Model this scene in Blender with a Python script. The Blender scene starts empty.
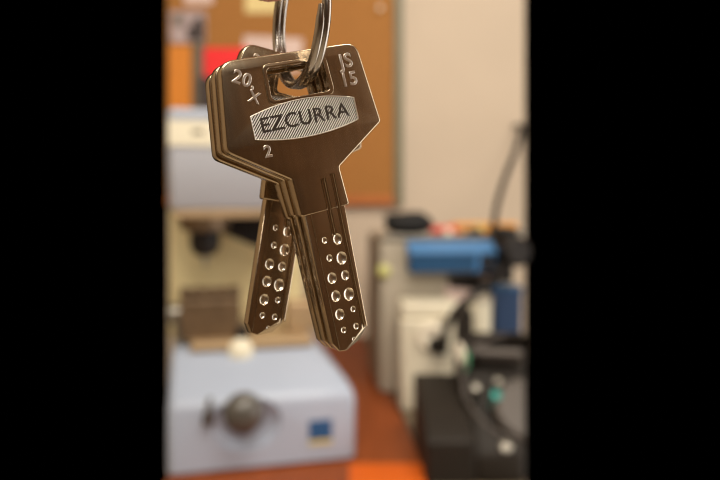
import bpy, bmesh, math, random
from mathutils import Vector, Matrix
random.seed(4)
S = bpy.context.scene
C = S.collection
PI = math.pi
F = 650.0            # focal length in pixels of a 720 px wide frame
CAMZ = 1.11
PPX, PPY = 360.0, 190.0

# ------------------------------------------------------------------ camera, light, exposure
cam_d = bpy.data.cameras.new('camera')
cam_d.sensor_width = 36.0
cam_d.lens = 36.0 * F / 720.0
cam_d.shift_y = -50.0 / 720.0
cam_d.clip_start = 0.005
cam_d.dof.use_dof = True
cam_d.dof.focus_distance = 0.1058
cam_d.dof.aperture_fstop = 13.0
cam = bpy.data.objects.new('camera', cam_d); C.objects.link(cam)
cam.location = (0, 0, CAMZ); cam.rotation_euler = (PI / 2, 0, 0)
S.camera = cam
S.cycles.filter_width = 1.0

world = bpy.data.worlds.new('world'); S.world = world
world.use_nodes = True
world.node_tree.nodes['Background'].inputs[0].default_value = (0, 0, 0, 1)
world.node_tree.nodes['Background'].inputs[1].default_value = 0.0

def area(name, loc, target, sx, sy, power, col):
    d = bpy.data.lights.new(name, 'AREA'); d.shape = 'RECTANGLE'; d.size = sx; d.size_y = sy
    d.energy = power; d.color = col
    o = bpy.data.objects.new(name, d); C.objects.link(o); o.location = loc
    o.rotation_euler = (Vector(target) - Vector(loc)).to_track_quat('-Z', 'Y').to_euler()
    return o
WARM = (1.0, 0.92, 0.80)
area('ceiling_light', (0.35, 0.35, 2.3), (0.2, 0.9, 0.9), 0.9, 0.35, 19.5, WARM)
area('ceiling_light', (-0.35, -0.7, 2.3), (-0.2, 0.9, 0.9), 1.1, 0.3, 18.5, WARM)
area('ceiling_light', (0.55, -1.3, 2.3), (0.3, 0.6, 0.9), 0.3, 0.9, 13, WARM)

area('glint_light', (1.0, 0.48, 1.0), (0, 0.48, 1.0), 0.9, 1.4, 9, (1.0, 0.96, 0.9))  # unseen side light, added for glints on the key edges

S.view_settings.view_transform = 'Standard'
S.view_settings.look = 'None'
S.view_settings.exposure = 0.0
S.view_settings.gamma = 1.0
S.view_settings.use_curve_mapping = False

# ------------------------------------------------------------------ materials
def srgb(r, g, b):
    f = lambda c: (c / 255) / 12.92 if c / 255 <= 0.04045 else ((c / 255 + 0.055) / 1.055) ** 2.4
    return (f(r), f(g), f(b), 1)
def mat(name, col, rough=0.5, metal=0.0, var=0.06, scale=30.0, bump=0.0, coat=0.0, spec=0.5, stretch=(1, 1, 1)):
    m = bpy.data.materials.new(name); m.use_nodes = True
    nt = m.node_tree; b = nt.nodes['Principled BSDF']
    b.inputs['Roughness'].default_value = rough; b.inputs['Metallic'].default_value = metal
    b.inputs['Coat Weight'].default_value = coat; b.inputs['Specular IOR Level'].default_value = spec
    tc = nt.nodes.new('ShaderNodeTexCoord'); mp = nt.nodes.new('ShaderNodeMapping')
    mp.inputs['Scale'].default_value = stretch
    n = nt.nodes.new('ShaderNodeTexNoise'); n.inputs['Scale'].default_value = scale; n.inputs['Detail'].default_value = 4
    nt.links.new(tc.outputs['Object'], mp.inputs[0]); nt.links.new(mp.outputs[0], n.inputs['Vector'])
    r = nt.nodes.new('ShaderNodeValToRGB')
    r.color_ramp.elements[0].position = 0.3; r.color_ramp.elements[1].position = 0.7
    r.color_ramp.elements[0].color = tuple(c * (1 - var) for c in col[:3]) + (1,)
    r.color_ramp.elements[1].color = tuple(min(1, c * (1 + var)) for c in col[:3]) + (1,)
    nt.links.new(n.outputs['Fac'], r.inputs[0]); nt.links.new(r.outputs[0], b.inputs['Base Color'])
    if bump:
        bp = nt.nodes.new('ShaderNodeBump'); bp.inputs['Strength'].default_value = bump; bp.inputs['Distance'].default_value = 0.0005
        nt.links.new(n.outputs['Fac'], bp.inputs['Height']); nt.links.new(bp.outputs[0], b.inputs['Normal'])
    return m
M = {
 'wall': mat('painted_wall', srgb(199, 182, 162), 0.8, var=0.03, scale=6),
 'roomwall': mat('room_wall', srgb(104, 72, 37), 0.7, var=0.1, scale=4, stretch=(4, 4, .5)),
 'creamwall': mat('cream_wall', srgb(168, 148, 120), 0.8, var=0.03, scale=4),
 'ceiling': mat('ceiling_paint', srgb(205, 195, 180), 0.9, var=0.02),
 'floor': mat('floor_tiles', srgb(196, 182, 158), 0.4, var=0.05, scale=8),
 'bench': mat('orange_wood', srgb(134, 66, 28), 0.5, spec=.25, var=0.14, scale=9, stretch=(8, 1, 1)),
 'greytop': mat('grey_laminate', srgb(120, 106, 86), 0.5, var=0.06, scale=9, spec=.3),
 'orange': mat('lit_bench_orange', srgb(208, 94, 20), 0.5, spec=.25, var=0.05, scale=9),  # bench orange made brighter, the lamp light put into the colour
 'cork': mat('cork', srgb(160, 108, 52), 0.9, var=0.16, scale=160, bump=0.3),
 'frame': mat('board_frame', srgb(178, 102, 42), 0.5, var=0.08),
 'frameside': mat('board_frame_grey', srgb(112, 108, 84), 0.5, var=0.08),
 'paperw': mat('paper_white', srgb(215, 190, 180), 0.8, var=0.04, scale=20),
 'papery': mat('paper_yellow', srgb(222, 200, 140), 0.8, var=0.04, scale=20),
 'photo': mat('photo_print', srgb(168, 150, 150), 0.6, var=0.35, scale=30),
 'dark': mat('dark_print', srgb(58, 46, 44), 0.6, var=0.2, scale=30),
 'red': mat('red_card', srgb(240, 30, 34), 0.6, var=0.04),
 'orangecard': mat('orange_card', srgb(214, 130, 34), 0.6, var=0.06),
 'strap': mat('grey_strap', srgb(104, 96, 80), 0.7, var=0.1),
 'machine': mat('blue_grey_enamel', srgb(166, 176, 194), 0.42, var=0.02, scale=10, coat=.2),
 'head': mat('grey_enamel', srgb(182, 185, 194), 0.45, var=0.03, scale=10),
 'cream': mat('cream_enamel', srgb(220, 204, 156), 0.55, var=0.03, scale=10),
 'band': mat('cream_band', srgb(222, 214, 190), 0.5, var=0.03, scale=10),
 'tan': mat('tan_metal', srgb(176, 150, 116), 0.45, 0.4, var=0.08),
 'vise': mat('bronze_steel', srgb(116, 95, 72), 0.4, 0.5, var=0.2, scale=60),
 'steel': mat('brushed_steel', srgb(150, 145, 135), 0.35, 0.85, var=0.06),
 'knob': mat('grey_knob', srgb(82, 78, 72), 0.3, 0.0, var=0.05, coat=.3),
 'black': mat('black_plastic', srgb(30, 26, 24), 0.5, var=0.2, spec=.25),
 'rubber': mat('rubber', srgb(18, 17, 16), 0.8, var=0.2),
 'brownblack': mat('brown_black_casing', srgb(38, 33, 28), 0.55, var=0.12, scale=12, spec=.2),
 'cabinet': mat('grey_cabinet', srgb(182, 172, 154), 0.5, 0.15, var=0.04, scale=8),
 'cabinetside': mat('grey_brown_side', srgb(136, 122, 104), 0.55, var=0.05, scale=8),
 'bluelight': mat('light_blue_plastic', srgb(74, 124, 174), 0.4, var=0.04),
 'blue': mat('dark_blue_plastic', srgb(30, 70, 106), 0.4, var=0.05),
 'navy': mat('navy_plastic', srgb(34, 56, 88), 0.45, var=0.06),
 'ivory': mat('ivory_plastic', srgb(216, 207, 184), 0.5, var=0.03),
 'white': mat('white_plastic', srgb(235, 225, 205), 0.4, var=0.02),
 'green': mat('green_plastic', srgb(30, 140, 92), 0.4, var=0.05),
 'teal': mat('teal_plastic', srgb(40, 150, 140), 0.4, var=0.05),
 'redpl': mat('red_plastic', srgb(206, 72, 56), 0.4, var=0.05),
 'yelloworange': mat('yellow_orange_plastic', srgb(226, 158, 76), 0.4, var=0.05),
 'yellowgreen': mat('yellow_green_cap', srgb(206, 204, 128), 0.4, var=0.05),
 'discgrey': mat('disc_grey', srgb(74, 66, 60), 0.5, 0.0, var=0.05),
 'labelblue': mat('label_blue', srgb(34, 84, 132), 0.5, var=0.08),
 'labelyellow': mat('label_yellow', srgb(206, 190, 110), 0.5, var=0.05),
 'key': mat('nickel_silver', (0.57, 0.46, 0.32, 1), 0.24, 1.0, var=0.08, scale=900, stretch=(1, 1, .12), bump=0.05),
 'pit': mat('polished_dimple', (0.95, 0.88, 0.74, 1), 0.26, 1.0, var=0.02),
 'emboss': mat('bright_stamp', (0.95, 0.88, 0.80, 1), 0.34, 1.0, var=0.03),
 'hatch': mat('satin_hatching', (0.95, 0.90, 0.85, 1), 0.5, 0.2, var=0.03),
 'letter': mat('dark_lettering', (0.06, 0.045, 0.035, 1), 0.5, 0.6, var=0.1),
 'ring': mat('ring_steel', (0.44, 0.40, 0.36, 1), 0.25, 1.0, var=0.05, scale=600),
 'skin': mat('skin', srgb(206, 140, 116), 0.5, var=0.08, scale=90, bump=0.2),
 'nail': mat('nail', srgb(226, 170, 150), 0.25, var=0.02),
}

# ------------------------------------------------------------------ helpers
def link(o, parent=None):
    C.objects.link(o)
    if parent is not None: o.parent = parent
    return o
def tag(o, label=None, cat=None, group=None, kind=None):
    if label: o['label'] = label
    if cat: o['category'] = cat
    if group: o['group'] = group
    if kind: o['kind'] = kind
    return o
def empty(name, loc, rz=0.0, label=None, cat=None, group=None):
    o = bpy.data.objects.new(name, None); C.objects.link(o)
    o.empty_display_size = 0.02; o.location = loc; o.rotation_euler = (0, 0, rz)
    return tag(o, label, cat, group)
def smooth(me, angle=40):
    for p in me.polygons: p.use_smooth = True
    if hasattr(me, 'set_sharp_from_angle'): me.set_sharp_from_angle(angle=math.radians(angle))
def finish(name, bm, m, parent=None, bevel=0.0, seg=3, ang=30, sm=40):
    bmesh.ops.remove_doubles(bm, verts=bm.verts, dist=1e-7)
    bmesh.ops.recalc_face_normals(bm, faces=bm.faces)
    me = bpy.data.meshes.new(name); bm.to_mesh(me); bm.free()
    me.materials.append(m)
    o = link(bpy.data.objects.new(name, me), parent)
    if bevel:
        b = o.modifiers.new('bevel', 'BEVEL'); b.width = bevel; b.segments = seg
        b.limit_method = 'ANGLE'; b.angle_limit = math.radians(ang)
    smooth(me, sm)
    return o
def bx(bm, x0, x1, y0, y1, z0, z1, mtx=None):
    r = bmesh.ops.create_cube(bm, size=1)
    T = Matrix.Translation(((x0 + x1) / 2, (y0 + y1) / 2, (z0 + z1) / 2)) @ Matrix.Diagonal((abs(x1 - x0), abs(y1 - y0), abs(z1 - z0), 1))
    bmesh.ops.transform(bm, matrix=(mtx @ T) if mtx else T, verts=r['verts'])
def box(name, m, parent, x0, x1, y0, y1, z0, z1, bevel=0.0, seg=3, mtx=None):
    bm = bmesh.new(); bx(bm, x0, x1, y0, y1, z0, z1, mtx)
    return finish(name, bm, m, parent, bevel, seg)
def hexa(name, m, parent, lo, hi, bevel=0.0, seg=3):
    """solid between a lower and an upper loop of points"""
    bm = bmesh.new(); n = len(lo)
    a = [bm.verts.new(p) for p in lo]; b = [bm.verts.new(p) for p in hi]
    bm.faces.new(a[::-1]); bm.faces.new(b)
    for i in range(n): bm.faces.new((a[i], a[(i + 1) % n], b[(i + 1) % n], b[i]))
    return finish(name, bm, m, parent, bevel, seg)
def lathe(bm, prof, mtx=Matrix.Identity(4), n=32):
    """profile of (radius, height) about the local z axis"""
    rings = []
    for r, z in prof:
        if r < 1e-6: rings.append([bm.verts.new(mtx @ Vector((0, 0, z)))])
        else: rings.append([bm.verts.new(mtx @ Vector((r * math.cos(2 * PI * k / n), r * math.sin(2 * PI * k / n), z))) for k in range(n)])
    for a, b in zip(rings, rings[1:]):
        for k in range(n):
            k2 = (k + 1) % n
            q = [a[k % len(a)], a[k2 % len(a)], b[k2 % len(b)], b[k % len(b)]]
            q = [v for i, v in enumerate(q) if v not in q[:i]]
            if len(q) > 2:
                try: bm.faces.new(q)
                except ValueError: pass
    for r in (rings[0], rings[-1]):
        if len(r) > 2: bm.faces.new(r)
def lathe_obj(name, m, parent, prof, mtx=Matrix.Identity(4), n=32, sm=40):
    bm = bmesh.new(); lathe(bm, prof, mtx, n); return finish(name, bm, m, parent, sm=sm)
def along(p, d):
    return Matrix.Translation(p) @ Vector(d).to_track_quat('Z', 'Y').to_matrix().to_4x4()
def catmull(pts, n=10):
    pts = [Vector(p) for p in pts]; P = [2 * pts[0] - pts[1]] + pts + [2 * pts[-1] - pts[-2]]; out = []
    for i in range(1, len(P) - 2):
        for k in range(n):
            t = k / n; a, b, c, d = P[i - 1:i + 3]
            out.append(0.5 * ((2 * b) + (c - a) * t + (2 * a - 5 * b + 4 * c - d) * t * t + (3 * b - a - 3 * c + d) * t ** 3))
    out.append(pts[-1]); return out
def tube(name, m, parent, pts, r, n=16, ring=14, spline=True, rfun=None):
    P = catmull(pts, n) if spline else [Vector(p) for p in pts]
    bm = bmesh.new(); prev = None; up = None; L = len(P)
    for i, p in enumerate(P):
        t = (P[min(i + 1, L - 1)] - P[max(i - 1, 0)]).normalized()
        if up is None: up = t.orthogonal().normalized()
        up = (up - t * up.dot(t)).normalized(); s = t.cross(up)
        rr = r * (rfun(i / (L - 1)) if rfun else 1)
        cur = [bm.verts.new(p + (up * math.cos(2 * PI * k / ring) + s * math.sin(2 * PI * k / ring)) * rr) for k in range(ring)]
        if prev:
            for k in range(ring): bm.faces.new((prev[k], prev[(k + 1) % ring], cur[(k + 1) % ring], cur[k]))
        else: bm.faces.new(cur[::-1])
        prev = cur
    bm.faces.new(prev)
    return finish(name, bm, m, parent)
def prism(name, m, parent, poly, y0, y1, bevel=0.0, seg=3):
    """outline in x,z given depth along y"""
    return hexa(name, m, parent, [(x, y0, z) for x, z in poly], [(x, y1, z) for x, z in poly], bevel, seg)

class Frame:
    """a thing's own frame: where it stands and how it is turned"""
    def __init__(s, loc, rz=0.0):
        s.loc = Vector(loc); s.rz = rz; s.M = Matrix.Rotation(rz, 3, 'Z')
    def at(s, px, py, v):
        """local point at local depth v seen in that direction"""
        d = s.M.transposed() @ Vector(((px - PPX) / F, 1, (PPY - py) / F))
        o = s.M.transposed() @ (Vector((0, 0, CAMZ)) - s.loc)
        t = (v - o.y) / d.y
        return o + d * t
    def thing(s, name, label, cat, group=None): return empty(name, s.loc, s.rz, label, cat, group)

# ------------------------------------------------------------------ the room
def wall(name, m, x0, x1, y0, y1, z0=0.0, z1=2.4):
    return tag(box(name, m, None, x0, x1, y0, y1, z0, z1), kind='structure')
wall('wall_front', M['wall'], -0.471, 0.405, 1.60, 1.70)
wall('wall_left', M['creamwall'], -1.15, -1.05, -2.0, 1.6)
wall('wall_right', M['roomwall'], 1.05, 1.15, -2.0, 1.0)
wall('wall_back', M['roomwall'], -1.15, 1.15, -2.1, -2.0)
wall('floor', M['floor'], -1.15, 1.15, -2.1, 1.7, -0.1, 0.0)
wall('ceiling', M['ceiling'], -1.15, 1.15, -2.1, 1.7, 2.4, 2.5)

wf = tag(empty('glint_frame_1', (1.05, .48, 1.0)), kind='structure')  # made-up frame set round the added side light
for y0, y1, z0, z1 in ((-.50, -.455, -.75, .75), (.455, .50, -.75, .75), (-.455, .455, -.75, -.705), (-.455, .455, .705, .75)):
    tag(box('glint_frame_bar', M['white'], wf, -.04, -.001, y0, y1, z0, z1, .004), kind='structure')

# ------------------------------------------------------------------ workbench
BZ = 0.75
bench = empty('workbench', (0, 1.1, 0), 0, 'reddish orange wooden workbench under the machines along the wall', 'workbench')
poly = [(-.24, .62), (.202, .62), (.202, .95), (.232, .95), (.232, 1.10), (.275, 1.10), (.275, 1.595), (-.29, 1.595), (-.29, 1.0), (-.24, 1.0)]
seam = [(.094, .62), (.083, .807), (.0735, .975), (.0045, 1.595)]
pl = [(-.24, .62)] + seam + [(-.29, 1.595), (-.29, 1.0), (-.24, 1.0)]
pr = [(x + .004, y) for x, y in seam[::-1]] + poly[1:8]
for nm, mt, pp in (('worktop', M['bench'], pl), ('grey_worktop', M['greytop'], pr)):
    hexa(nm, mt, bench, [(x, y - 1.1, BZ - .03) for x, y in pp], [(x, y - 1.1, BZ) for x, y in pp], 0)
for (xa, ya), (xb, yb) in zip(seam, seam[1:]):
    hexa('edge_strip', M['black'], bench, [(xa, ya - 1.1, BZ - .02), (xa + .004, ya - 1.1, BZ - .02), (xb + .004, yb - 1.1, BZ - .02), (xb, yb - 1.1, BZ - .02)],
         [(xa, ya - 1.1, BZ + .0005), (xa + .004, ya - 1.1, BZ + .0005), (xb + .004, yb - 1.1, BZ + .0005), (xb, yb - 1.1, BZ + .0005)])
for x, y in ((-.22, .66), (.18, .66), (-.26, 1.56), (.25, 1.56)):
    box('leg', M['bench'], bench, x - .02, x + .02, y - 1.12, y - 1.08, 0, BZ - .03, .002)
box('apron', M['bench'], bench, -.2, .16, -.45, -.43, BZ - .10, BZ - .03, .001)
tag(box('lit_bench_patch', M['orange'], None, -.014, .081, .64, .850, BZ, BZ + .003, .001), 'bright lit patch on the front of the workbench, put in as an orange sheet', 'light patch')  # thin brighter sheet added for the light pooled on the bench front

# ------------------------------------------------------------------ pinboard and what is pinned to it
W = Frame((0, 1.6, 0))
pb = empty('pinboard', (-.2, 1.6, 1.06), 0, 'brown cork pinboard hanging on the beige wall behind the keys', 'pinboard')
PBF = Frame((-.2, 1.6, 1.06))
r_ = PBF.at(403, 205, -.02); xr = r_.x; zb = r_.z
box('cork_panel', M['cork'], pb, -.269, xr - .015, -.018, -.001, zb + .015, .62)
box('frame', M['frame'], pb, -.2695, xr - .0225, -.024, -.001, zb, zb + .023, .002)
box('frame', M['frameside'], pb, xr - .022, xr, -.024, -.001, zb, .63, .002)
box('frame', M['frame'], pb, -.2695, xr, -.024, -.001, .615, .64, .002)
def pinned(name, m, px0, py0, px1, py1, label, cat, rot=0, th=.0006, y=-.0195, extra=None):
    a = W.at(px0, py0, y); b = W.at(px1, py1, y)
    w, h = (b.x - a.x) / 2, (a.z - b.z) / 2
    e = empty(name, ((a.x + b.x) / 2, 1.6 + y, (a.z + b.z) / 2), 0, label, cat); e.rotation_euler = (0, math.radians(rot), 0)
    box('sheet', m, e, -w, w, -th, 0, -h, h)
    if extra: extra(e, w, h, th)
    return e
def photo_bits(e, w, h, th):
    hexa('dark_figure', M['dark'], e, [(x * w, -th, z * h) for x, z in ((-.05, -.8), (.9, -.9), (.95, .1), (.75, .7), (.35, .5), (.3, .1), (-.1, -.1))],
         [(x * w, -th - .0005, z * h) for x, z in ((-.05, -.8), (.9, -.9), (.95, .1), (.75, .7), (.35, .5), (.3, .1), (-.1, -.1))])
    box('dark_patch', M['strap'], e, -.75 * w, -.3 * w, -th - .0005, -th, .1 * h, .7 * h)
pinned('photo_print', M['photo'], 170, 11, 206, 43, 'small pale photograph with a dark figure pinned on the cork board', 'photo', extra=photo_bits)
pinned('paper_slip', M['paperw'], 184, -14, 213, 4, 'pale paper slip cut by the top edge above the photograph', 'paper')
pinned('sticky_note', M['papery'], 245, -24, 279, 13, 'cream yellow note pinned high behind the key ring', 'note')
pinned('paper_sheet', M['paperw'], 243, 37, 302, 70, 'pinkish white paper pinned behind the top of the keys', 'paper', rot=3)
pinned('orange_card', M['orangecard'], 169, 46, 191, 108, 'bright orange card on the cork board left of a grey strap', 'card')
rc = pinned('red_card', M['red'], 204, 48, 250, 86, 'bright red card pinned behind the upper left corner of the keys', 'card', th=.004)
tag(box('dark_pouch', M['dark'], None, W.at(199, 0, -.03).x, W.at(222, 0, -.03).x, 1.585 - .02, 1.5805, W.at(0, 108, -.03).z, W.at(0, 77, -.03).z, .003), 'small dark pouch hanging below the red card', 'pouch')
st = empty('hanging_strap', (W.at(198, 44, -.03).x, 1.575, W.at(0, 44, 0).z), 0, 'grey green strap hanging down between the orange and red cards', 'strap')
zz = W.at(0, 108, -.03).z - st.location.z
box('webbing', M['strap'], st, -.013, .013, -.002, 0.001, zz, 0, .0005)
lathe_obj('pin', M['steel'], st, [(0, 0), (.005, 0), (.006, .004), (.003, .007), (0, .008)], along((0, -.002, -.006), (0, -1, 0)), 20)
pp = W.at(380, 9, -.02)
lathe_obj('push_pin', M['white'], None, [(0, 0), (.005, 0), (.0042, .003), (.003, .008), (.0055, .012), (.005, .015), (0, .016)], along((pp.x, 1.6 - .0175, pp.z), (0, -1, .0)), 20)
tag(bpy.data.objects['push_pin'], 'white push pin near the right edge of the cork board', 'pin')

# ------------------------------------------------------------------ blue grey key milling machine, left
A = Frame((-.2375, .8125, BZ), math.radians(13.2))
mm = A.thing('milling_machine', 'blue grey bench milling machine with round knob, left behind the keys', 'machine')
WD = .239
def bool_cut(o, cutter, op='DIFFERENCE', transfer=False):
    md = o.modifiers.new('cut', 'BOOLEAN'); md.operation = op; md.solver = 'EXACT'; md.object = cutter
    if transfer: md.material_mode = 'TRANSFER'
def bake(o):
    dg = bpy.context.evaluated_depsgraph_get(); dg.update()
    me = bpy.data.meshes.new_from_object(o.evaluated_get(dg)); o.modifiers.clear(); o.data = me; smooth(me, 35); return o
def drop(o): bpy.data.objects.remove(o, do_unlink=True)

lo = [(0, 0, .004), (WD, 0, .004), (WD, .27, .004), (0, .27, .004)]
bm = bmesh.new()
L0 = [bm.verts.new(p) for p in lo]
L1 = [bm.verts.new(p) for p in [(0, 0, .092), (WD, 0, .092), (WD, .27, .092), (0, .27, .092)]]
L2 = [bm.verts.new(p) for p in [(0, .095, .135), (.197, .095, .135), (.197, .27, .135), (0, .27, .135)]]
bm.faces.new(L0[::-1]); bm.faces.new(L2)
for a, b in ((L0, L1), (L1, L2)):
    for i in range(4): bm.faces.new((a[i], a[(i + 1) % 4], b[(i + 1) % 4], b[i]))
for v in bm.verts:
    if v.co.x < .001: v.co.x -= .004
bmesh.ops.recalc_face_normals(bm, faces=bm.faces)
ed = [e for e in bm.edges if max(v.co.z for v in e.verts) > .01]
bmesh.ops.bevel(bm, geom=ed, offset=.011, offset_type='OFFSET', segments=5, profile=.5, affect='EDGES')
base = finish('base', bm, M['machine'], mm)
k = A.at(243, 411, 0)
bm = bmesh.new(); r = bmesh.ops.create_uvsphere(bm, u_segments=40, v_segments=20, radius=1)
bmesh.ops.transform(bm, matrix=Matrix.Translation((k.x + .004, -.003, k.z - .016)) @ Matrix.Diagonal((.046, .017, .036, 1)), verts=bm.verts)
cut = finish('cut', bm, M['machine'], mm); bool_cut(base, cut); bake(base); drop(cut)
for x in (.02, WD - .03):
    for y in (.03, .24): lathe_obj('foot', M['rubber'], mm, [(0, 0), (.011, 0), (.012, .006), (0, .006)], Matrix.Translation((x, y, 0)), 20)
kn = lathe_obj('knob', M['knob'], mm, [(0, -.026), (.010, -.026), (.010, -.008), (.022, -.006), (.0255, .002), (.0255, .012), (.022, .021), (.014, .027), (.006, .0285), (0, .029)], along((k.x, -.002, k.z), (0, -1, .08)), 36)
tube('knob_shadow', M['discgrey'], mm, [(k.x - .044, -.001, k.z - .010), (k.x - .043, -.004, k.z + .004), (k.x - .041, .002, k.z + .020)], .0065, ring=10, rfun=lambda t: 1.2 - t * .8)  # dark fin modelled in place of the shadow left of the knob
a = A.at(309, 421, -.0006); b = A.at(332, 443, -.0006)
hexa('label_plate', M['labelblue'], mm, [(a.x, .0008, b.z + .006), (b.x, .0008, b.z + .006), (b.x, .0008, a.z), (a.x, .0008, a.z)], [(a.x, -.001, b.z + .006), (b.x, -.001, b.z + .006), (b.x, -.001, a.z), (a.x, -.001, a.z)])
box('label_strip', M['labelyellow'], mm, a.x, b.x, -.001, .0008, b.z, b.z + .006)
# column with cream guard panel
box('column', M['cream'], mm, -.012, .196, .205, .26, .13, .345, .004)
# head
zt = A.at(200, 108, .03).z; zm = A.at(200, 165, .03).z; zl = A.at(200, 211, .06).z
prof = [(.03, zt), (.03, zm), (.062, zl), (.268, zl), (.268, zt)]
hd = hexa('head', M['head'], mm, [(-.005, y, z) for y, z in prof], [(.160, y, z) for y, z in prof], .007, 3)
za = A.at(200, 121, .029).z; zb2 = A.at(200, 146, .029).z
bd = box('name_band', M['band'], mm, -.004, .150, .0275, .031, zb2, za, .0006)
q = A.at(196, 132, .0275)
box('dark_mark', M['strap'], bd, q.x - .005, q.x + .009, .0268, .028, q.z - .003, q.z + .003, .0005)
box('groove_strip', M['machine'], mm, .001, .156, .028, .031, zt - .013, zt - .004, .0006)
lip = box('lip_plate', M['tan'], mm, .002, .158, .058, .20, zl - .010, zl + .001, .002)
# spindle and chuck
q = A.at(205, 216, .10); Zs = zl - .009
zz0 = A.at(205, 231, .10).z; z1 = A.at(205, 256, .10).z; z2 = A.at(205, 267, .10).z
lathe_obj('spindle_collar', M['vise'], mm, [(0, Zs), (.036, Zs), (.034, zz0 + .004), (.026, zz0), (0, zz0)], Matrix.Translation((q.x, .10, 0)), 32)
ch = lathe_obj('chuck', M['black'], mm, [(0, zz0 + .001), (.0205, zz0), (.021, z1 + .014), (.014, z1 + .002), (.006, z1), (0, z1)], Matrix.Translation((q.x, .10, 0)), 32)
lathe_obj('cutter', M['steel'], ch, [(0, z1 + .001), (.0035, z1 + .001), (.003, z2 + .003), (0, z2)], Matrix.Translation((q.x, .10, 0)), 16)
a = A.at(222, 222, .13); b = A.at(268, 250, .13)
hexa('quill_arm', M['black'], mm, [(a.x, .12, Zs), (b.x, .12, Zs), (b.x, .12, b.z), (b.x - .014, .12, b.z + .004), (a.x, .12, a.z - .016)],
     [(a.x, .15, Zs), (b.x, .15, Zs), (b.x, .15, b.z), (b.x - .014, .15, b.z + .004), (a.x, .15, a.z - .016)], .002)
# slide and vise
a = A.at(186, 343, .10); b = A.at(318, 358, .075)
sl = box('slide_table', M['tan'], mm, .022, .194, .085, .20, .134, .146, .003)
w0 = A.at(180, 300, .13); w1 = A.at(240, 340, .13)
vs = prism('vise', M['vise'], mm, [(w0.x, .145), (w1.x + .012, .145), (w1.x + .012, .158), (w1.x, .166), (w1.x, w0.z), (w0.x, w0.z)], .115, .165, .003)
for i in range(5):
    x = w0.x + .008 + i * (w1.x - w0.x - .016) / 4
    lathe_obj('clamp_screw', M['vise'], vs, [(0, 0), (.0078, 0), (.0088, .004), (.0088, .014), (.006, .018), (0, .018)], Matrix.Translation((x, .132, w0.z)), 18)
q = A.at(242, 331, .115)
box('jaw_gap', M['black'], vs, q.x - .009, q.x + .010, .106, .116, q.z - .009, q.z + .007, .003)
a = A.at(286, 302, .15); b = A.at(319, 343, .15)
box('slide_block', M['tan'], mm, a.x, b.x, .14, .185, .145, a.z, .004)
q = A.at(241, 352, .075)
lathe_obj('stop_knob', M['band'], mm, [(0, -.02), (.012, -.02), (.017, -.004), (.017, .004), (.010, .009), (0, .010)], along((q.x, .082, q.z), (0, -1, .2)), 24)
q = A.at(172, 312, .15)
lathe_obj('hand_wheel', M['steel'], mm, [(0, -.008), (.014, -.008), (.015, .006), (0, .008)], along((q.x + .006, .14, q.z), (1, 0, 0)), 24)
box('wheel_bracket', M['steel'], mm, q.x + .004, w0.x + .004, .135, .15, .14, q.z - .002, .001)

# ------------------------------------------------------------------ grey cutting cabinet, right
Bf = Frame((.0365, 1.15, BZ), math.radians(5.0))
gc = Bf.thing('key_cutting_cabinet', 'grey metal key cutting cabinet standing against the wall on the right', 'machine')
ztop = Bf.at(430, 236, 0).z
XR = .243
box('body', M['cabinet'], gc, 0, XR, 0, .19, 0.0, ztop, .006)
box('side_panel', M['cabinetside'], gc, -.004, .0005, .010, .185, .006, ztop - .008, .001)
q = Bf.at(386, 271, 0)
lathe_obj('round_cap', M['yellowgreen'], gc, [(0, -.002), (.011, -.002), (.0115, .004), (.007, .008), (0, .009)], along((.006, -.001, q.z), (-.25, -1, 0)), 24)
box('top_trim', M['steel'], gc, .001, XR - .001, -.003, .012, ztop - .008, ztop + .002, .002)
a = Bf.at(449, 276, -.004); b = Bf.at(500, 294, -.004)
hexa('dark_recess', M['black'], gc, [(a.x, .001, b.z), (b.x, .001, b.z + .006), (b.x, .001, a.z), (a.x, .001, a.z)], [(a.x, -.004, b.z), (b.x, -.004, b.z + .006), (b.x, -.004, a.z), (a.x, -.004, a.z)])
q = Bf.at(487, 277, -.01)
box('pink_tag', M['paperw'], gc, q.x - .010, q.x + .010, -.008, -.003, q.z - .005, q.z + .005, .001)
a = Bf.at(446, 285, -.006); b = Bf.at(476, 304, -.006)
hexa('pale_flap', M['paperw'], gc, [(a.x, .001, b.z), (b.x, .001, b.z), (b.x, .001, a.z - .008), (a.x, .001, a.z)], [(a.x, -.012, b.z), (b.x, -.012, b.z), (b.x, -.004, a.z - .010), (a.x, -.003, a.z)])
# black motor head on the right end of the cabinet
q = Bf.at(509, 250, -.03)
mh = lathe_obj('motor_head', M['black'], gc, [(0, -.03), (.016, -.03), (.023, -.024), (.026, -.008), (.026, .03), (.020, .036), (0, .036)], along((q.x, -.034, q.z), (.15, -1, 0)), 32)
box('motor_bracket', M['black'], gc, q.x - .022, q.x + .018, -.03, .03, q.z + .02, ztop + .016, .006)
box('motor_foot', M['black'], gc, q.x - .030, q.x + .006, -.04, .002, q.z - .055, q.z - .020, .006)
q2 = Bf.at(522, 232, -.065)
lathe_obj('screw', M['steel'], mh, [(0, 0), (.006, 0), (.005, .003), (0, .004)], along((q2.x - .003, -.068, q2.z), (.1, -1, 0)), 16)

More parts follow.
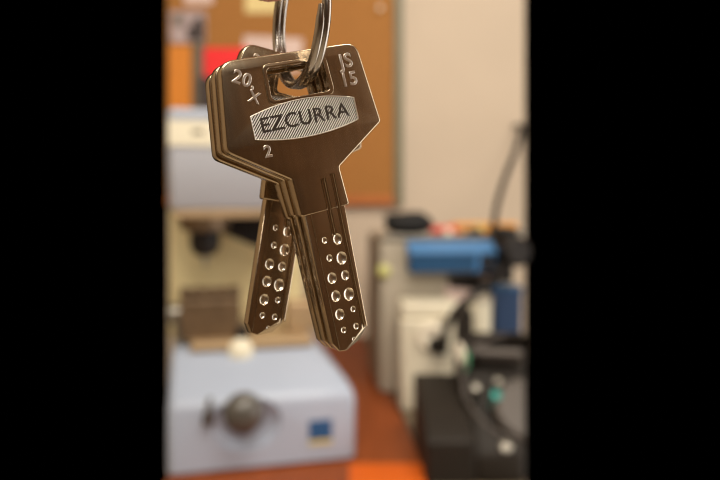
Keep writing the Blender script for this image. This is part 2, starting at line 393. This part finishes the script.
# blue tray hooked on the cabinet front
a = Bf.at(409, 242, -.03); b = Bf.at(495, 272, -.03); c = Bf.at(411, 254, -.045)
tr = empty('blue_tray', Bf.loc, Bf.rz, 'blue plastic tray with a light blue lid on the grey cabinet front', 'tray')
box('tray_body', M['blue'], tr, a.x, b.x, -.036, -.0035, b.z, c.z, .003)
hexa('lid', M['bluelight'], tr, [(a.x - .001, -.040, c.z - .002), (b.x + .001, -.040, c.z - .002), (b.x + .001, -.0035, c.z - .002), (a.x - .001, -.0035, c.z - .002)],
     [(a.x - .001, -.040, c.z + .003), (b.x + .001, -.040, c.z + .003), (b.x + .001, -.0035, a.z), (a.x - .001, -.0035, a.z)], .001)
q = Bf.at(478, 263, -.036)
hexa('divider_rib', M['bluelight'], tr, [(q.x - .006, -.0385, b.z + .001), (q.x - .001, -.0385, b.z + .001), (q.x - .001, -.035, b.z + .001), (q.x - .006, -.035, b.z + .001)],
     [(q.x - .001, -.0385, c.z), (q.x + .004, -.0385, c.z), (q.x + .004, -.035, c.z), (q.x - .001, -.035, c.z)])
q = Bf.at(486, 263, -.036)
box('dark_slot', M['black'], tr, q.x - .008, q.x + .012, -.0372, -.0355, b.z + .003, c.z - .003, .0005)

# things lying on the cabinet
def on_top(px, v=.03):
    p = Bf.at(px, 230, v); return Vector((p.x, v, ztop))
p = on_top(409, .032); G = Frame(Bf.loc + Bf.M @ p, Bf.rz)
bc = G.thing('black_case', 'rounded black soft case on the left end of the grey cabinet top', 'case')
bm = bmesh.new(); bmesh.ops.create_uvsphere(bm, u_segments=32, v_segments=18, radius=1)
for v in bm.verts:
    x, y, z = v.co
    s = lambda t, e: math.copysign(abs(t) ** e, t)
    v.co = Vector((s(x, .8) * .045, s(y, .8) * .030, .001 + (s(z, .75) + 1) * .0205 * (1 + .14 * math.sin(3 * x) - .25 * x * (z > 0))))
finish('shell', bm, M['rubber'], bc)
tube('zip', M['black'], bc, [(-.044, -.012, .018), (-.02, -.0295, .018), (.02, -.0295, .018), (.044, -.012, .018)], .0012, ring=8)
p = on_top(430, .022); G = Frame(Bf.loc + Bf.M @ p, Bf.rz)
sd = G.thing('screwdriver', 'red handled screwdriver lying on the grey cabinet beside the black case', 'screwdriver')
lathe_obj('handle', M['redpl'], sd, [(0, 0), (.006, 0), (.0085, .006), (.0075, .018), (.009, .040), (.006, .052), (0, .053)], along((0, 0, .0092), (1, .08, 0)), 16)
lathe_obj('shaft', M['steel'], sd, [(0, 0), (.0025, 0), (.0025, .04), (.001, .044), (0, .044)], along((.050, .004, .0092), (1, .08, 0)), 12)
p = on_top(458, .060); G = Frame(Bf.loc + Bf.M @ p, Bf.rz)
rl = G.thing('yellow_orange_level', 'yellow orange bar lying along the back of the cabinet top', 'tool')
box('bar', M['yelloworange'], rl, -.012, .112, -.008, .008, 0, .021, .002)
lathe_obj('vial', M['yellowgreen'], rl, [(0, 0), (.004, 0), (.004, .018), (0, .018)], along((.03, -.0085, .012), (1, 0, 0)), 12)
p = on_top(474, .014); G = Frame(Bf.loc + Bf.M @ p, Bf.rz)
cl = G.thing('black_clip', 'small black clip on the front edge of the cabinet top', 'clip')
prism('clip_body', M['black'], cl, [(-.016, 0), (.016, 0), (.010, .011), (-.010, .011)], -.007, .007, .001)
tube('clip_wire', M['steel'], cl, [(-.008, 0, .010), (-.006, 0, .015), (.006, 0, .015), (.008, 0, .010)], .0008, ring=8)
p = on_top(448, .006); G = Frame(Bf.loc + Bf.M @ p, Bf.rz)
tag(lathe_obj('white_cap', M['white'], None, [(0, 0), (.008, 0), (.0085, .002), (.0075, .010), (.005, .012), (0, .012)], Matrix.Translation(G.loc), 20), 'small pinkish white cap in front of the red screwdriver', 'cap')

# ------------------------------------------------------------------ ivory socket box
D = Frame((D0 := Vector((.0655, 1.055, BZ))), 0)
ib = D.thing('ivory_socket_box', 'ivory plastic power box with a round socket in front of the grey cabinet', 'power box')
zt2 = D.at(430, 303, .02).z; zc = D.at(430, 319, 0).z
box('box_body', M['ivory'], ib, 0, .096, 0, .075, 0, zc, .006)
box('lid', M['ivory'], ib, .002, .100, .008, .078, zc + .0005, zt2, .005)
q = D.at(431, 337, 0)
sk = lathe_obj('round_socket', M['white'], ib, [(0, -.002), (.0215, -.002), (.0225, .004), (.0195, .007), (.0165, .007), (.0155, .002), (0, .002)], along((q.x, 0, q.z), (0, -1, 0)), 32)
q3 = D.at(440, 347, -.02)
box('rocker_switch', M['cabinet'], ib, .062, .080, -.003, .001, q.z + .010, q.z + .03, .001)
# plug and cable
pg = D.thing('power_cable', 'thick black cable curving from the motor down into the ivory box', 'cable')
lathe_obj('plug', M['brownblack'], pg, [(0, -.0045), (.013, -.0045), (.014, .004), (.011, .014), (.006, .024), (0, .025)], along((q.x + .008, -.0072, q.z - .012), (.25, -.7, .35)), 20)
pts = [D.at(443, 352, -.03), D.at(447, 328, -.06), D.at(458, 309, -.075), D.at(476, 293, -.07), D.at(496, 280, -.03), D.at(505, 268, .03)]
tube('cord', M['black'], pg, pts, .0062)
pts = [Vector(Bf.loc) + Vector(p) - D0 for p in ()]
c2 = empty('hanging_cable', (0, 1.13, 1.0), 0, 'black cable rising from the motor head along the right of the wall', 'cable')
H = Frame((0, 1.13, 1.0))
tube('cord', M['black'], c2, [H.at(494, 226, .02), H.at(497, 205, .02), H.at(505, 178, .02), H.at(515, 153, .02), H.at(521, 134, .04), H.at(521, 126, .15), H.at(518, 126, .3), H.at(515, 126, .467)], .0052)
# ------------------------------------------------------------------ blue bin and beige tub behind the black shroud
n0 = Vector((.228, 1.10, BZ)); N = Frame(n0)
nb = N.thing('blue_bin', 'dark blue plastic bin at the right edge beneath the black motor', 'bin')
zt3 = N.at(510, 288, 0).z
hexa('bin_body', M['navy'], nb, [(.002, 0, 0), (.042, 0, 0), (.042, .035, 0), (.002, .035, 0)], [(-.002, -.003, zt3), (.046, -.003, zt3), (.046, .038, zt3), (-.002, .038, zt3)], .003)
box('rim', M['blue'], nb, -.004, .048, -.005, .040, zt3 - .006, zt3 + .001, .002)
n0 = Vector((.185, 1.06, BZ)); N = Frame(n0)
tb = N.thing('beige_tub', 'beige plastic tub between the ivory box and the blue bin', 'tub')
zt4 = N.at(486, 303, 0).z
lathe_obj('tub_body', M['band'], tb, [(0, 0), (.016, 0), (.020, zt4), (.0185, zt4), (.015, .01), (0, .01)], Matrix.Translation((.013, .02, 0)), 28)
lathe_obj('tub_lid', M['cabinet'], tb, [(0, zt4 - .001), (.0213, zt4 - .001), (.0213, zt4 + .006), (.014, zt4 + .008), (0, zt4 + .008)], Matrix.Translation((.013, .02, 0)), 28)

# ------------------------------------------------------------------ black shrouded machine, lower right
E0 = Vector((.080, .805, BZ)); EF = Frame(E0)
bs = EF.thing('black_casing', 'low black machine casing with a curved round bay at the lower right', 'machine')
XM = .125
lo_ = [(-.012, 0), (-.010, .052), (.03, .072), (.16, .088), (.168, .084), (.168, 0)]
hexa('side_ledge', M['brownblack'], bs, [(0, y, z) for y, z in lo_], [(.062, y, z) for y, z in lo_], .006)
pr = [(-.012, 0), (-.010, .037), (.128, .147), (.150, .152), (.168, .146), (.168, 0)]
sh = hexa('shroud', M['brownblack'], bs, [(.060, y, z) for y, z in pr], [(XM + .245 * y, y, z) for y, z in pr], .008)
nrm = Vector((0, -.102, .128)).normalized()
def on_face(px, py):
    """point of the slanted face in that direction"""
    d = Vector(((px - PPX) / F, 1, (PPY - py) / F)); o = Vector((0, 0, CAMZ)) - E0
    t = (Vector((0, 0, .045)) - o).dot(nrm) / d.dot(nrm); return o + d * t
cc = on_face(527, 386); rr = (cc - on_face(467, 398)).length
bm = bmesh.new(); lathe(bm, [(0, -.03), (rr, -.03), (rr, .06), (0, .06)], along(cc, nrm), 56)
cut = finish('cut', bm, M['brownblack'], bs); bool_cut(sh, cut); bake(sh); drop(cut)
a = EF.at(456, 306, .14); b = EF.at(473, 306, .14)
prism('side_post', M['brownblack'], bs, [(a.x, .05), (b.x, .05), (b.x - .001, a.z - .012), (b.x - .006, a.z), (a.x + .006, a.z - .004), (a.x + .001, a.z - .02)], .130, .160, .004)
# rim along the bay
U = Vector((1, 0, 0)); V = nrm.cross(U).normalized()
arc = [cc + (U * math.cos(t) + V * math.sin(t)) * (rr + .001) + nrm * .001 for t in [math.radians(a) for a in range(100, 261, 8)]]
arc = [p for p in arc if p.x < XM + .245 * p.y and -.002 < p.y < .132]
tube('bay_rim', M['discgrey'], bs, arc, .0025, spline=False, ring=8)
bm = bmesh.new(); lathe(bm, [(0, -.029), (rr * .56, -.029), (rr * .56, -.010), (rr * .5, -.006), (0, -.006)], along(cc - V * .028, nrm), 40)
hub = finish('cutter_disc', bm, M['discgrey'], bs)
bmesh_cut = bmesh.new(); bx(bmesh_cut, -.4, 0, -.2, .4, -.1, .5, Matrix.Translation((XM - .001, 0, 0)) @ Matrix.Rotation(-math.atan(.245), 4, 'Z'))
cu = finish('cut', bmesh_cut, M['black'], bs); bool_cut(hub, cu, 'INTERSECT'); bake(hub); drop(cu)
def bit(name, m, px, py, r, h, lift=0.0):
    p = on_face(px, py); return lathe_obj(name, m, bs, [(0, -.03 + lift), (r, -.03 + lift), (r, h * .6), (r * .7, h), (0, h)], along(p, nrm), 20)
bit('screw', M['steel'], 476, 387, .0058, .002)
bit('screw', M['steel'], 506, 447, .0078, .004, .025)
bit('teal_knob', M['teal'], 497, 393, .0070, -.006)
bit('grey_stud', M['steel'], 499, 378, .0055, -.008)
bit('grey_stud', M['steel'], 518, 381, .0055, -.008)
q = on_face(462, 357)
ind = prism('indicator', M['white'], bs, [(q.x - .0085, q.z + .004), (q.x + .001, q.z - .018), (q.x + .006, q.z), (q.x + .002, q.z + .016), (q.x - .005, q.z + .021)], q.y - .006, q.y + .012, .003)
prism('green_half', M['green'], ind, [(q.x - .0005, q.z - .020), (q.x + .007, q.z - .018), (q.x + .010, q.z), (q.x + .006, q.z + .012), (q.x + .003, q.z)], q.y - .008, q.y + .010, .002)
p0 = on_face(476, 350); p1 = on_face(523, 352)
hexa('cross_bar', M['discgrey'], bs, [p0 - V * .006 - nrm * .02, p1 - V * .006 - nrm * .02, p1 + V * .006 - nrm * .02, p0 + V * .006 - nrm * .02],
     [p0 - V * .006, p1 - V * .006, p1 + V * .006, p0 + V * .006], .002)

# ------------------------------------------------------------------ the keys
MMS = 0.001
def rounded(poly, rad, n=6):
    out = []; L = len(poly)
    for i, p in enumerate(poly):
        p = Vector(p); a = (Vector(poly[i - 1]) - p); b = (Vector(poly[(i + 1) % L]) - p)
        r = rad[i] if isinstance(rad, (list, tuple)) else rad
        if r <= 0: out.append(p); continue
        ang = a.angle(b); t = min(r / math.tan(ang / 2), a.length * .49, b.length * .49)
        s = p + a.normalized() * t; e = p + b.normalized() * t
        for k in range(n + 1):
            u = k / n; out.append((1 - u) ** 2 * s + 2 * u * (1 - u) * p + u * u * e)
    return out
def plate(name, m, parent, loops, y0, y1, bev):
    """plate in the x,z plane of a key (millimetres), outline and holes, with rounded edges"""
    cu = bpy.data.curves.new(name, 'CURVE'); cu.dimensions = '2D'; cu.fill_mode = 'BOTH'
    for lp in loops:
        s = cu.splines.new('POLY'); s.points.add(len(lp) - 1); s.use_cyclic_u = True
        for pt, p in zip(s.points, lp): pt.co = (p[0], p[1], 0, 1)
    cu.extrude = (y1 - y0) / 2 - bev; cu.bevel_depth = bev; cu.bevel_resolution = 2; cu.offset = -bev
    o = bpy.data.objects.new(name, cu); C.objects.link(o)
    dg = bpy.context.evaluated_depsgraph_get(); dg.update()
    me = bpy.data.meshes.new_from_object(o.evaluated_get(dg)); drop(o)
    T = Matrix(((1, 0, 0, 0), (0, 0, -1, (y0 + y1) / 2), (0, 1, 0, 0), (0, 0, 0, 1)))
    me.transform(Matrix.Scale(MMS, 4) @ T)
    me.materials.clear(); me.materials.append(m)
    bm = bmesh.new(); bm.from_mesh(me); bmesh.ops.remove_doubles(bm, verts=bm.verts, dist=1e-7)
    bmesh.ops.recalc_face_normals(bm, faces=bm.faces); bm.to_mesh(me); bm.free()
    smooth(me, 30)
    return link(bpy.data.objects.new(name, me), parent)
def text_mesh(name, m, parent, txt, x, z, size, rot=0, y=-0.02, ext=.06, bev=.03, sx=1.0, bold=0.0, align='CENTER', curve=None):
    cu = bpy.data.curves.new(name, 'FONT'); cu.body = txt; cu.size = size; cu.extrude = ext; cu.bevel_depth = bev; cu.bevel_resolution = 1
    cu.align_x = align; cu.align_y = 'CENTER'; cu.offset = bold; cu.space_character = 1.05; cu.resolution_u = 4
    o = bpy.data.objects.new(name, cu); C.objects.link(o)
    dg = bpy.context.evaluated_depsgraph_get(); dg.update()
    me = bpy.data.meshes.new_from_object(o.evaluated_get(dg)); drop(o)
    me.transform(Matrix.Diagonal((sx, 1, 1, 1)))
    if curve:
        for v in me.vertices: v.co.y += curve(v.co.x)
    me.transform(Matrix.Rotation(math.radians(rot), 4, 'Z'))
    T = Matrix(((1, 0, 0, x), (0, 0, -1, y), (0, 1, 0, z), (0, 0, 0, 1)))
    me.transform(Matrix.Scale(MMS, 4) @ T)
    me.materials.clear(); me.materials.append(m); smooth(me, 40)
    return link(bpy.data.objects.new(name, me), parent)

TH = 2.4
def make_key():
    root = bpy.data.objects.new('dimple_key', None); C.objects.link(root); root.empty_display_size = .01
    bow = [(-11.9, 22.9), (12.1, 22.9), (13.9, 9.0), (4.4, 3.0), (4.8, -3.6), (-4.2, -3.6), (-4.5, 2.7), (-13.9, 9.1)]
    bowl = rounded(bow, [2.6, 2.4, .8, .7, .5, .5, .6, 1.6])
    hole = rounded([(-4.7, 20.9), (5.2, 20.9), (5.6, 15.6), (-4.9, 15.6)], .9)
    b = plate('bow', M['key'], root, [bowl, hole], 0, TH, .32)
    # raised lip round the ring hole
    lip_o = rounded([(-5.4, 21.5), (5.9, 21.5), (6.3, 15.0), (-5.6, 15.0)], 1.2)
    plate('hole_lip', M['key'], root, [lip_o, rounded([(-4.75, 20.85), (5.25, 20.85), (5.55, 15.65), (-4.85, 15.65)], .9)], -.14, .3, .12)
    # blade
    bl = rounded([(-3.6, -2.5), (4.0, -2.5), (3.55, -24.9), (1.9, -26.9), (-1.2, -27.5), (-2.6, -27.2), (-3.5, -25.6)], [0, 0, .5, .4, .4, .3, .4])
    o = plate('blade', M['key'], root, [bl], .2, TH - .2, .22)
    bm = bmesh.new()
    def ell(x, z, r, d):
        q = bmesh.ops.create_uvsphere(bm, u_segments=18, v_segments=12, radius=1)
        bmesh.ops.transform(bm, matrix=Matrix.Scale(MMS, 4) @ Matrix.Translation((x, .2, z)) @ Matrix.Diagonal((r, d, r * 1.12, 1)), verts=q['verts'])
    spots = [(-1.0, -8.3, .5), (1.35, -8.7, .85), (-.8, -11.4, .55), (1.35, -12.0, 1.0), (-1.1, -14.8, .88), (1.35, -15.0, .78),
             (-1.1, -17.9, .88), (1.3, -18.3, 1.0), (-1.1, -21.1, .88), (1.5, -21.0, .5), (-1.0, -23.9, .5), (1.4, -24.0, .52), (.5, -26.0, .32)]
    for x, z, r in spots: ell(x, z, r, .42 * min(1.0, r))
    pits = finish('cut', bm, M['pit'], root)
    bool_cut(o, pits, transfer=True); bake(o)
    bm = bmesh.new()
    for gx, z0, z1, w in ((2.75, 1.0, -27, .36), (.95, .6, -8.0, .45), (-2.45, -3.2, -27.0, .16)):
        q = bmesh.ops.create_cone(bm, cap_ends=True, segments=14, radius1=w, radius2=w, depth=z0 - z1)
        bmesh.ops.transform(bm, matrix=Matrix.Scale(MMS, 4) @ Matrix.Translation((gx, .2, (z0 + z1) / 2)), verts=q['verts'])
    gr = finish('cut', bm, M['key'], root); bool_cut(o, gr); bake(o); drop(gr)
    # slanted tip chamfer on the face
    bm = bmesh.new()
    q = bmesh.ops.create_cube(bm, size=1)
    bmesh.ops.transform(bm, matrix=Matrix.Scale(MMS, 4) @ Matrix.Translation((1.6, -.35, -27.3)) @ Matrix.Rotation(math.radians(-35), 4, 'Y') @ Matrix.Rotation(math.radians(38), 4, 'X') @ Matrix.Diagonal((6, 3.0, 2.0, 1)), verts=q['verts'])
    gr = finish('cut', bm, M['key'], root); bool_cut(o, gr)
    bake(o); drop(pits); drop(gr)
    # the same grooves run up on to the bow
    bm = bmesh.new()
    for gx, z0, z1, w in ((2.75, 2.2, -4, .40), (.95, 1.8, -4, .48)):
        q = bmesh.ops.create_cone(bm, cap_ends=True, segments=14, radius1=w, radius2=w, depth=z0 - z1)
        bmesh.ops.transform(bm, matrix=Matrix.Scale(MMS, 4) @ Matrix.Translation((gx, 0, (z0 + z1) / 2)), verts=q['verts'])
    gr = finish('cut', bm, M['key'], root); bool_cut(b, gr); bake(b); drop(gr)
    # hatched name panel: barrel outline, fine slanted ridges, dark lettering
    def top(x): return 15.15 - .0155 * (x - .3) ** 2
    def bot(x): return 9.0 + .0135 * (x - .3) ** 2
    xs = [-9.0 + 18.5 * i / 24 for i in range(25)]
    barrel = [(x, top(x)) for x in xs] + [(x, bot(x)) for x in reversed(xs)]
    pan = plate('name_panel', M['letter'], root, [barrel], -.05, .2, .03)
    bm = bmesh.new(); pitch = .48; w = .125; sl = math.tan(math.radians(42))
    x = -9.0 - 7
    def inside(px_, pz_): return -8.95 < px_ < 9.45 and bot(px_) < pz_ < top(px_)
    while x < 10:
        seg = [(x + t * sl, 8.8 + t) for t in [k * .1 for k in range(66)]]
        ins = [p for p in seg if inside(*p)]
        if len(ins) > 2:
            (xa, za_), (xb, zb_) = ins[0], ins[-1]
            vs_ = []
            for yy, ww in ((-.045, w), (-.09, w * .7)):
                vs_ += [bm.verts.new(Vector((xa - ww, yy, za_)) * MMS), bm.verts.new(Vector((xa + ww, yy, za_)) * MMS), bm.verts.new(Vector((xb + ww, yy, zb_)) * MMS), bm.verts.new(Vector((xb - ww, yy, zb_)) * MMS)]
            bm.faces.new(vs_[4:][::-1])
            for i in range(4): bm.faces.new((vs_[i], vs_[(i + 1) % 4], vs_[4 + (i + 1) % 4], vs_[4 + i]))
        x += pitch
    h = finish('hatching', bm, M['hatch'], pan)
    rim = [(x_ * 1.0, -.08, z_) for x_, z_ in barrel]
    tube('panel_rim', M['emboss'], pan, [Vector(p) * MMS for p in rim + rim[:1]], .00009, spline=False, ring=8)
    text_mesh('lettering', M['letter'], pan, 'EZCURRA', 0.15, 12.0, 3.4, 0, -.075, .02, .01, sx=1.02, bold=.03)
    # stamped characters
    text_mesh('stamped_mark', M['emboss'], root, 'JS', 9.4, 20.0, 3.3, 2, -.03, .03, .08)
    text_mesh('stamped_mark', M['emboss'], root, '15', 9.3, 16.9, 3.2, 2, -.03, .03, .08)
    text_mesh('stamped_mark', M['emboss'], root, '20,', -8.7, 19.6, 3.0, -28, -.03, .03, .08)
    text_mesh('stamped_mark', M['emboss'], root, 'X', -7.7, 16.6, 2.4, -25, -.03, .03, .08)
    text_mesh('stamped_mark', M['emboss'], root, '2', -7.4, 7.9, 2.7, 0, -.03, .03, .08)
    return root
def key_matrix(origin_mm, roll, pitch, yaw):
    Ry = Matrix.Rotation(math.radians(yaw), 4, 'Z'); Rp = Matrix.Rotation(math.radians(pitch), 4, 'X'); Rr = Matrix.Rotation(math.radians(-roll), 4, 'Y')
    return Matrix.Translation((origin_mm[0] * MMS, origin_mm[1] * MMS, CAMZ + origin_mm[2] * MMS)) @ Ry @ Rp @ Rr
def copy_tree(o, parent=None):
    c = o.copy(); C.objects.link(c)
    if parent: c.parent = parent
    for ch in list(o.children): copy_tree(ch, c)
    return c
key = make_key()
KN = Matrix.Rotation(math.radians(27), 3, 'Z') @ Vector((0, 1, 0))
O1 = Vector((-6.58, 107, 0))
spec = [(O1, 13, 0, 27, 'frontmost nickel key with the readable hatched name panel'),
        (O1 + KN * 2.65 + Vector((-.25, 0, -.1)), 13.2, 0, 27, 'second key, directly behind the frontmost key, only its edges showing'),
        (O1 + KN * 5.3 + Vector((-.3, 0, -.55)), 13.9, 0, 27, 'third key of the stack, seen as the rearmost parallel edge at left'),
        (Vector((-12.93, 117.0, 1.29)), -9.3, 0, 29, 'rear key whose dimpled blade swings out to the lower left')]
keys = []
for i, (o_, ro, pi_, ya, lab) in enumerate(spec):
    kk = key if i == 0 else copy_tree(key)
    kk.matrix_world = key_matrix(o_, ro, pi_, ya)
    tag(kk, lab, 'key', 'dimple keys hanging on the split ring'); keys.append(kk)

# ------------------------------------------------------------------ split ring
RC = Vector((-10.3, 112.0, 29.6)) * MMS + Vector((0, 0, CAMZ)); RR = 11.4 * MMS
hdir = Vector((.44, -.898, -.34)).normalized()         # towards the front strand
nr = Vector((.898, .44, 0)).normalized(); udir = nr.cross(hdir).normalized(); udir = udir if udir.z > 0 else -udir
pts = []
T0, T1 = math.radians(16), math.radians(16 - 360 * 1.86)
for i in range(181):
    t = T0 + (T1 - T0) * i / 180
    off = (-.85 + 1.7 * (i / 180)) * MMS * 1.0
    pts.append(hdir * math.cos(t) * RR + udir * math.sin(t) * RR + nr * off)
kr = empty('split_key_ring', RC, 0, 'steel split key ring held by fingers and threaded through the four keys', 'key ring')
tube('ring_wire', M['ring'], kr, pts, .00078, spline=False, ring=14, rfun=lambda t: min(1, .55 + 25 * min(t, 1 - t)))

# ------------------------------------------------------------------ hand
def skin_obj(name, m, parent, verts, edges, radii, root=0, sub=2):
    me = bpy.data.meshes.new(name); me.from_pydata([Vector(v) * MMS for v in verts], edges, []); me.materials.append(m)
    o = link(bpy.data.objects.new(name, me), parent)
    sk_ = o.modifiers.new('skin', 'SKIN'); sk_.use_smooth_shade = True
    for i, v in enumerate(me.skin_vertices[0].data):
        rd = radii[i] * MMS; v.radius = (rd, rd) if not isinstance(radii[i], tuple) else (radii[i][0] * MMS, radii[i][1] * MMS); v.use_root = (i == root)
    s = o.modifiers.new('sub', 'SUBSURF'); s.levels = sub; s.render_levels = sub
    return bake(o)
HO = Vector((-13.4, 118, 34.8)) * MMS + Vector((0, 0, CAMZ))
hand = empty('hand', HO, 0, 'fingertips of a hand pinching the split ring at the top edge', 'hand')
V_ = []; E_ = []; R_ = []
def chain(pts, rad, start=None):
    prev = start
    for p, r in zip(pts, rad):
        V_.append(p); R_.append(r); i = len(V_) - 1
        if prev is not None: E_.append((prev, i))
        prev = i
    return prev
# coordinates in millimetres from the pinch point
wr = chain([(-62, -40, 118)], [25])                     # wrist
pm = chain([(-52, -22, 92)], [27], wr)                  # palm
arm = chain([(-84, -80, 168), (-120, -140, 235)], [29, 36], wr)
ix = chain([(-34, -4, 78), (-14, 4, 60), (-7, 0, 34), (-5.2, -1.5, 15), (-1.2, -4.2, -1.6)], [13, 10, 8.6, 7.4, 5.4], pm)
md_ = chain([(-44, 10, 76), (-24, 26, 56), (-12, 28, 28), (-14, 22, 12)], [13, 10, 8.6, 7], pm)
rg = chain([(-56, 16, 72), (-42, 36, 50), (-30, 36, 26), (-30, 28, 12)], [12.5, 9.4, 8, 6.6], pm)
lt = chain([(-68, 14, 70), (-60, 34, 52), (-50, 36, 34), (-48, 30, 22)], [11.5, 8, 7, 5.8], pm)
tb_ = chain([(-34, -28, 84), (-8, -14, 56), (7.5, 3, 26), (11, 8.5, 8)], [15, 11, 9.5, 7.4], pm)
skin_obj('palm', M['skin'], hand, V_, E_, R_, root=1)
for p, d in (((-4.6, -8.2, 8.5), (0, -1, .05)), ((16.0, 3.0, 15), (.75, -.6, .2))):
    bm = bmesh.new(); bmesh.ops.create_uvsphere(bm, u_segments=20, v_segments=12, radius=1)
    bmesh.ops.transform(bm, matrix=along(Vector(p) * MMS, d) @ Matrix.Diagonal((.0038, .0052, .0009, 1)), verts=bm.verts)
    finish('fingernail', bm, M['nail'], hand)
